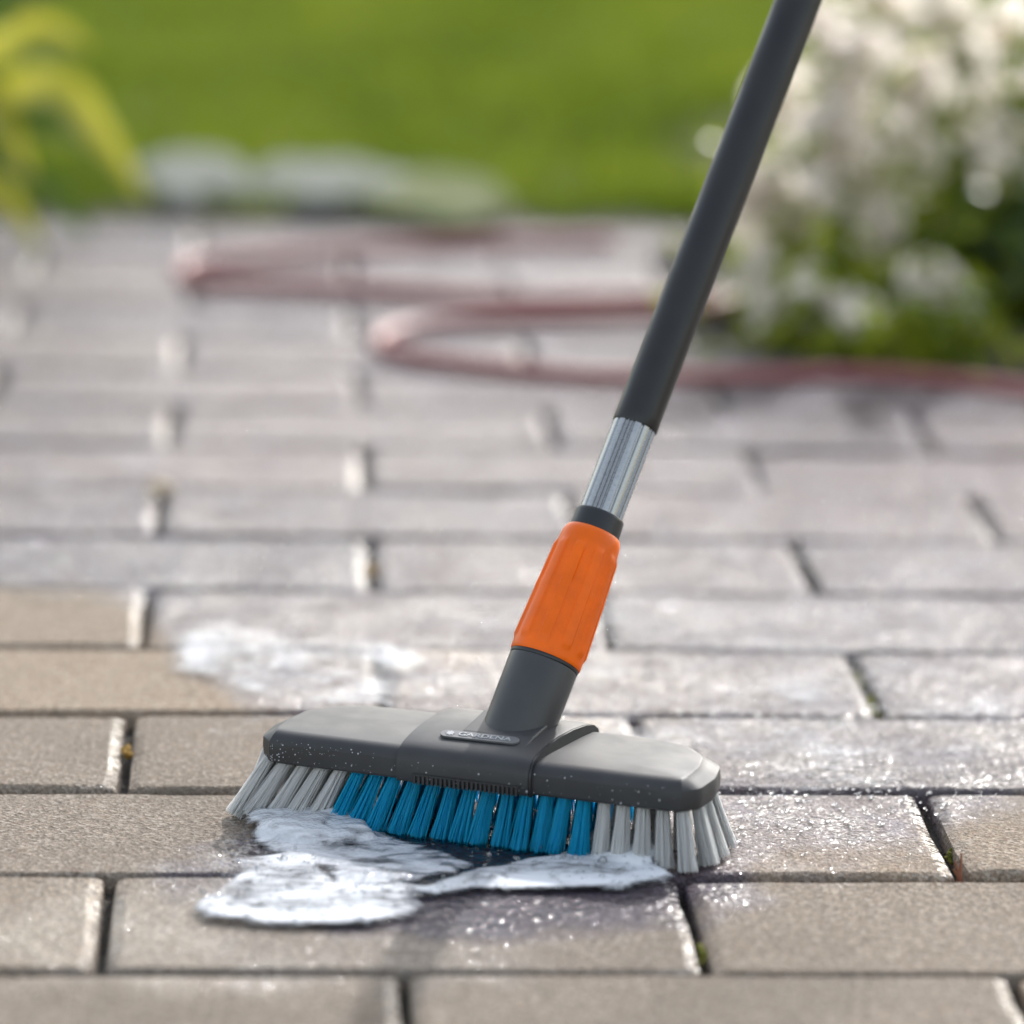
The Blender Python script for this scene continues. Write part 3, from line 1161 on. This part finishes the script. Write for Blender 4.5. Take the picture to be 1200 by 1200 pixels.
# tan pebble on the left stones
M_PEB = soilmat('tan_pebble', (.42, .32, .20), (.52, .42, .29), 200, .001)
bm = bmesh.new()
bmesh.ops.create_icosphere(bm, subdivisions=3, radius=.011, matrix=Matrix.Diagonal((1, .7, .5, 1)))
for v in bm.verts: v.co += v.normal * .0012 * mnoise.noise(v.co * 140)
for f_ in bm.faces: f_.smooth = True
me = bpy.data.meshes.new('pebble'); bm.to_mesh(me); bm.free(); me.materials.append(M_PEB)
pb = G(188, 572, .005)
tag(link('pebble', me, None, (pb[0], pb[1], .0052)), 'small tan pebble lying on the blurred stones at the left', 'pebble')

# ------------------------------------------------------------------ garden hose
def hosemat():
    t = NT('red_hose')
    n = t.noise(60, 4)
    t.l(t.mix(n, (.22, .05, .05), (.34, .11, .095)), t.b.inputs['Base Color'])
    t.set(Roughness=.5, Coat_Weight=.25, Coat_Roughness=.35)
    return t.m


HR = .0069
hp = [(1320, 482), (1200, 457), (1100, 444), (1000, 438), (900, 440), (800, 441), (700, 440), (610, 433), (530, 424), (470, 415), (444, 404), (452, 392), (490, 381),
      (570, 373), (680, 369), (770, 366), (830, 360), (850, 352), (800, 347), (700, 350), (600, 351), (500, 344), (400, 336), (300, 332), (232, 328), (212, 318), (232, 307),
      (320, 298), (420, 291), (500, 286), (600, 283), (720, 282)]
hz = [HR - .001] * len(hp)
hz[16] = HR + .004
HP = smooth_path([G(x, y, z) for (x, y), z in zip(hp, hz)], 14)
V, F = tube_path(HP, HR, 16)
tag(obj('garden_hose', V, F, hosemat(), None, True), 'dusty red garden hose lying in loose loops on the paving', 'hose')

# ------------------------------------------------------------------ pale flat stones at the lawn edge
def stonemat(name, c1, c2):
    t = NT(name)
    n = t.noise(25, 5, .6)
    t.l(t.mix(t.map(n, .3, .7), c1, c2), t.b.inputs['Base Color'])
    t.set(Roughness=.9, Specular_IOR_Level=.15)
    t.l(t.bump(t.noise(120, 4), .6, .004), t.b.inputs['Normal'])
    return t.m


M_PALE = stonemat('pale_stone', (.13, .135, .12), (.19, .195, .18))
M_PALE2 = stonemat('mossy_stone', (.08, .10, .03), (.13, .14, .07))


def flat_stone(px, py, rx, ry, rz, mat, label, seed):
    c = G(px, py, .01)
    bm = bmesh.new()
    bmesh.ops.create_icosphere(bm, subdivisions=4, radius=1)
    for v in bm.verts:
        d = v.co.copy()
        k = 1 + .22 * mnoise.noise(d * 1.6 + Vector((seed, 0, 0))) + .07 * mnoise.noise(d * 5 + Vector((0, seed, 0)))
        v.co = Vector((d.x * rx * k, d.y * ry * k, max(-.6, min(.55, d.z)) * rz / .55 * (1 + .2 * (k - 1))))
    for f_ in bm.faces: f_.smooth = True
    me = bpy.data.meshes.new('flat_stone'); bm.to_mesh(me); bm.free(); me.materials.append(mat)
    tag(link('flat_stone', me, None, (c[0], c[1], .008)), label, 'stone', 'pale stones at the edge of the lawn')


flat_stone(222, 215, .075, .17, .018, M_PALE, 'palest flat stone in the grass beside the strap leaves', 1.3)
flat_stone(375, 218, .10, .17, .015, M_PALE, 'wide pale flat stone in the middle of the lawn edge', 4.1)
flat_stone(505, 232, .085, .18, .013, M_PALE2, 'mossy greenish flat stone nearest the black handle', 7.7)

# ------------------------------------------------------------------ strap-leaved plant, left
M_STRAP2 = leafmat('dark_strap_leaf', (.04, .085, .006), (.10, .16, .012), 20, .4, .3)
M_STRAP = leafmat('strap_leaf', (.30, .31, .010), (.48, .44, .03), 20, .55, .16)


_p = M_STRAP.node_tree.nodes['Principled BSDF']
_p.inputs['Coat Weight'].default_value = 1.0
_p.inputs['Coat Roughness'].default_value = .07


def strap_leaf(P, wmax, mat, parent):
    P = smooth_path(P, 7)
    T = np.gradient(P, axis=0); T /= np.linalg.norm(T, axis=1)[:, None]
    V, F = [], []
    n = len(P)
    for i, (p, t) in enumerate(zip(P, T)):
        f = i / (n - 1)
        wd = wmax * (min(1, f * 5 + .35)) * (1 - max(0, (f - .45) / .55) ** 2.2)
        s = np.cross(t, [0.1, -.75, .65]); s /= (np.linalg.norm(s) + 1e-9)
        up = np.cross(s, t)
        for e in (-1, -.5, 0, .5, 1):
            V.append(p + s * wd * e + up * wd * .35 * abs(e))
    for i in range(n - 1):
        for k in range(4):
            F.append((i * 5 + k, i * 5 + k + 1, (i + 1) * 5 + k + 1, (i + 1) * 5 + k))
    return obj('leaf', V, F, mat, parent, True)


plant = bpy.data.objects.new('strap_leaved_plant', None); COL.objects.link(plant)
pb = np.array([-.36, 2.46, -.01])
plant.location = pb
tag(plant, 'arching yellow green strap leaved plant at the left edge of the paving', 'plant')
r_ = random.Random(2)


def tip(px, py, Y): return atY(px, py, Y) - pb


for li, (mid, end, wd) in enumerate((((60, 105, 2.36), (172, 238, 2.33), .020), ((20, 45, 2.42), (108, 60, 2.40), .018), ((10, 190, 2.36), (110, 285, 2.30), .017), ((30, 100, 2.48), (95, 100, 2.55), .018),
                     ((-40, -10, 2.46), (60, -10, 2.40), .017), ((-30, 215, 2.33), (55, 300, 2.25), .016), ((-30, 120, 2.36), (40, 215, 2.28), .018), ((0, 20, 2.5), (100, -30, 2.55), .017),
                     ((-90, 60, 2.4), (-150, 180, 2.35), .018), ((-90, 0, 2.5), (-180, 20, 2.5), .018), ((-50, 60, 2.3), (20, 30, 2.25), .016), ((20, 150, 2.5), (130, 180, 2.52), .016))):
    m_, e_ = tip(*mid), tip(*end)
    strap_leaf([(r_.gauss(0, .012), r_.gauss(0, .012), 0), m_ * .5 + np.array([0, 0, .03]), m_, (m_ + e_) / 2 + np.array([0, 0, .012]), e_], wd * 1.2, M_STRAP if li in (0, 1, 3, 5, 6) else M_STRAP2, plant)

for i in range(9):                                 # thinner blades in the heart of the plant
    a = r_.uniform(0, 6.28); L = r_.uniform(.14, .30); hh = r_.uniform(.10, .24)
    c_, s_ = math.cos(a) * L, math.sin(a) * L * .7
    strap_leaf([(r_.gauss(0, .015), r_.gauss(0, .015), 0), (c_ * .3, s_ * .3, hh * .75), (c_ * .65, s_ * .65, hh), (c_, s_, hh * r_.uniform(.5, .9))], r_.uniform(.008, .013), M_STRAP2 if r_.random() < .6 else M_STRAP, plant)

# ------------------------------------------------------------------ white flowering plants, right
M_STEM = leafmat('green_stem', (.06, .10, .012), (.10, .14, .02), 40, .2, .5)
M_FOL = leafmat('foliage', (.15, .22, .010), (.33, .36, .03), 25, .55, .22)
M_DFOL = leafmat('dark_foliage', (.03, .062, .006), (.09, .13, .012), 12, .45, .4)
M_PETAL = leafmat('white_petal', (.86, .80, .73), (.93, .87, .80), 80, .6, .5)


def blossom_mesh(seed):
    r = random.Random(seed)
    V, F = [], []
    n = 5
    V.append((0, 0, 0))
    for k in range(n):
        q = 2 * math.pi * k / n + r.gauss(0, .1)
        c, s = math.cos(q), math.sin(q)
        L, W_ = r.uniform(.012, .0165), r.uniform(.0052, .0075)
        b = len(V)
        dr = r.uniform(-.002, .006)
        for (l, w_, z) in ((.35, .75, .003), (.35, -.75, .003), (.75, 1, .0045), (.75, -1, .0045), (1.0, .4, dr), (1.0, -.4, dr)):
            x, y = l * L, w_ * W_
            V.append((c * x - s * y, s * x + c * y, z))
        F += [(0, b + 1, b), (b, b + 1, b + 3, b + 2), (b + 2, b + 3, b + 5, b + 4)]
    return mesh('blossom', V, F, M_PETAL, True)


BL = [blossom_mesh(s) for s in range(5)]


def leaves_mesh(name, pts, sizes, mat, seed):
    r = np.random.default_rng(seed)
    n = len(pts)
    P = np.array(pts)
    d = r.normal(0, 1, (n, 3)); d[:, 2] = d[:, 2] * .6 - .1; d /= np.linalg.norm(d, axis=1)[:, None]
    s = np.cross(d, r.normal(0, 1, (n, 3))); s /= np.linalg.norm(s, axis=1)[:, None]
    nn = np.cross(d, s)
    L = np.array(sizes)[:, None]
    W_ = L * .2
    V = np.stack([P, P + d * L * .4 + s * W_ + nn * L * .06, P + d * L * .4 - s * W_ + nn * L * .06,
                  P + d * L * .75 + s * W_ * .7, P + d * L * .75 - s * W_ * .7, P + d * L - nn * L * .08], 1).reshape(-1, 3)
    b = np.arange(n)[:, None] * 6
    return fast_mesh(name, V, [b + np.array([[0, 2, 1]]), b + np.array([[3, 4, 5]]), b + np.array([[1, 2, 4, 3]])], mat)


r_ = random.Random(17)


def flower_plant(bpx, Y, tips, nb, nl, label, bl0=.45):
    b = atY(bpx, 400, Y); b[2] = .0
    root = bpy.data.objects.new('flowering_plant', None); COL.objects.link(root)
    root.location = b
    tag(root, label, 'plant', 'white flowering plants in the bed')
    lp, ls = [], []
    for (tx, ty_) in tips:
        Yt = Y + r_.uniform(-.10, .08)
        e = atY(tx, ty_, Yt) - b
        P = smooth_path([(r_.gauss(0, .02), r_.gauss(0, .02), 0), (e[0] * .25, e[1] * .4, e[2] * .5), (e[0] * .75, e[1] * .8, e[2] * .85), e], 10)
        V, F = tube_path(P, np.linspace(.0032, .0012, len(P)), 6)
        obj('stem', V, F, M_STEM, root, True)
        n = len(P)
        for i in range(int(nb * 1.35)):
            f = bl0 + (1 - bl0) * (math.floor(i / 4) * 4 + r_.random() * 1.6) / (nb * 1.35)
            p = P[min(n - 1, int(f * (n - 1)))]
            q = r_.uniform(0, 6.28)
            off = .008 + .040 * (1 - f) * r_.uniform(.4, 1.7)
            o = link('blossom', BL[r_.randrange(5)], root)
            o.location = (p[0] + math.cos(q) * off, p[1] + math.sin(q) * off, max(.008, p[2] + r_.gauss(0, .012)))
            # blossoms turn to the light
            nd = (sdir + Vector((r_.gauss(0, .38), r_.gauss(0, .38), r_.gauss(0, .38)))).normalized()
            o.rotation_euler = (nd.to_track_quat('Z', 'Y').to_matrix() @ Matrix.Rotation(q, 3, 'Z')).to_euler()
            k = r_.uniform(.95, 1.55)
            o.scale = (k, k, k)
        for i in range(nl):
            f = r_.random() ** 1.2
            p = P[int(f * (n - 1))]
            lp.append((p[0] + r_.gauss(0, .03), p[1] + r_.gauss(0, .03), max(.003, p[2] + r_.gauss(0, .02))))
            ls.append(r_.uniform(.022, .055) * (1.1 - .5 * f))
    tag(link('foliage', leaves_mesh('foliage', lp, ls, M_FOL, r_.randrange(999)), root), kind='stuff')


flower_plant(912, 1.90, [(878, 205), (915, 95), (932, 225), (905, 330)], 13, 26, 'white flowering plant closest to the black handle, over the paving edge')
flower_plant(985, 1.84, [(955, 15), (1000, 40), (962, 130), (1012, 180), (990, 300)], 16, 26, 'tall densely white flowering plant left of centre in the bed')
flower_plant(1040, 1.96, [(1010, -60), (1050, -10), (1075, 70), (1040, 160)], 16, 26, 'tall white flowering plant in the middle of the bed')
flower_plant(1105, 2.02, [(1085, -50), (1118, 0), (1146, 90)], 12, 40, 'loosely flowering white plant before the dark shrub')
flower_plant(1185, 1.90, [(1172, 50), (1205, -30), (1192, 190)], 8, 50, 'sparsely flowering leafy plant furthest right in the bed')
flower_plant(950, 1.74, [(918, 348), (958, 335), (1000, 352), (936, 388)], 9, 26, 'lowest white flowering plant spilling over the hose at the bed corner', .35)
flower_plant(1080, 1.78, [(1058, 285), (1092, 315), (1124, 360)], 9, 36, 'low white flowering plant behind the hose, right of the bed corner', .35)


def shrub(px, Y, rx, rz, n, mat, label, seed):
    c = atY(px, 300, Y); c[2] = 0
    root = bpy.data.objects.new('leafy_shrub', None); COL.objects.link(root)
    root.location = c
    tag(root, label, 'shrub', 'leafy shrubs at the back of the bed')
    r = random.Random(seed)
    lp, ls = [], []
    for k in range(6):
        e = np.array([r.gauss(0, rx * .5), r.gauss(0, rx * .4), rz * r.uniform(.6, 1)])
        V, F = tube_path(smooth_path([(r.gauss(0, .02), r.gauss(0, .02), 0), e * .5 + np.array([0, 0, .03]), e], 6), np.linspace(.005, .002, 13), 6)
        obj('stem', V, F, M_STEM, root, True)
    while len(lp) < n:
        p = np.array([r.uniform(-1, 1), r.uniform(-1, 1), r.uniform(0, 1)])
        if p[0] ** 2 + p[1] ** 2 + (p[2] * 1.0) ** 3 > 1: continue
        q = Vector((p[0] * 2.2 + seed, p[1] * 2.2, p[2] * 3))
        if mnoise.noise(q) < -.12: continue
        lp.append((p[0] * rx, p[1] * rx * .8, p[2] * rz)); ls.append(r.uniform(.03, .065))
    tag(link('foliage', leaves_mesh('foliage', lp, ls, mat, seed), root), kind='stuff')


shrub(1250, 2.10, .14, .42, 460, M_DFOL, 'tall dark green leafy shrub at the right end of the bed', 5)
shrub(1120, 2.50, .16, .20, 420, M_FOL, 'light green low shrub behind the flowers in the middle of the bed', 6)
shrub(1000, 2.42, .10, .16, 300, M_FOL, 'lowest light green shrub behind the left flowers', 7)
shrub(1190, 1.82, .10, .13, 420, M_DFOL, 'low dark green shrub just behind the hose at the right', 8)

# low leafy ground cover along the front and left edges of the bed, with fallen petals
rc = random.Random(41)
gp, gs = [], []
while len(gp) < 2600:
    if rc.random() < .62: x, y = rc.uniform(.57, 1.5), 1.615 + abs(rc.gauss(0, .10))
    else: x, y = .575 + abs(rc.gauss(0, .07)), rc.uniform(1.62, 2.45)
    if mnoise.noise(Vector((x * 11, y * 11, 2))) < -.15: continue
    gp.append((x, y, rc.uniform(.004, .055) * (.5 + rc.random()))); gs.append(rc.uniform(.018, .042))
tag(link('ground_cover', leaves_mesh('ground_cover', gp, gs, M_FOL, 12)), 'low yellow green ground cover leaves along the edge of the flower bed', 'ground cover', kind='stuff')

# drops of water standing on the wet stones
ib = bmesh.new(); bmesh.ops.create_icosphere(ib, subdivisions=2, radius=1)
iv = np.array([v.co[:] for v in ib.verts]); iff = np.array([[v.index for v in f.verts] for f in ib.faces]); ib.free()
bx = [-.3, -.02, .03, .08, .14, .22, .30, .36, .45, .55, .9]
by = [.80, .74, .60, .46, .38, .24, .20, .165, .19, .29, .45]
n = 14000
X = rng.uniform(-.12, .66, n); Y = .15 + 1.0 * rng.random(n)
k = Y > np.interp(X, bx, by) + .02 + .05 * rng.random(n)
X, Y = X[k], Y[k]; n = len(X)
S = np.clip(np.abs(rng.normal(.0005, .0006, n)) + .00025, 0, .0026)
V = (iv[None] * np.stack([S, S * rng.uniform(.8, 1.25, n), S * rng.uniform(.35, .6, n)], -1)[:, None, :] + np.stack([X, Y, S * .05 + .0004], -1)[:, None, :]).reshape(-1, 3)
tag(link('water_drops', fast_mesh('water_drops', V, [(iff[None] + np.arange(n)[:, None, None] * len(iv)).reshape(-1, 3)], M_BUB, True)), 'glittering water drops standing on the wet stones behind the brush', 'water drops', kind='stuff')
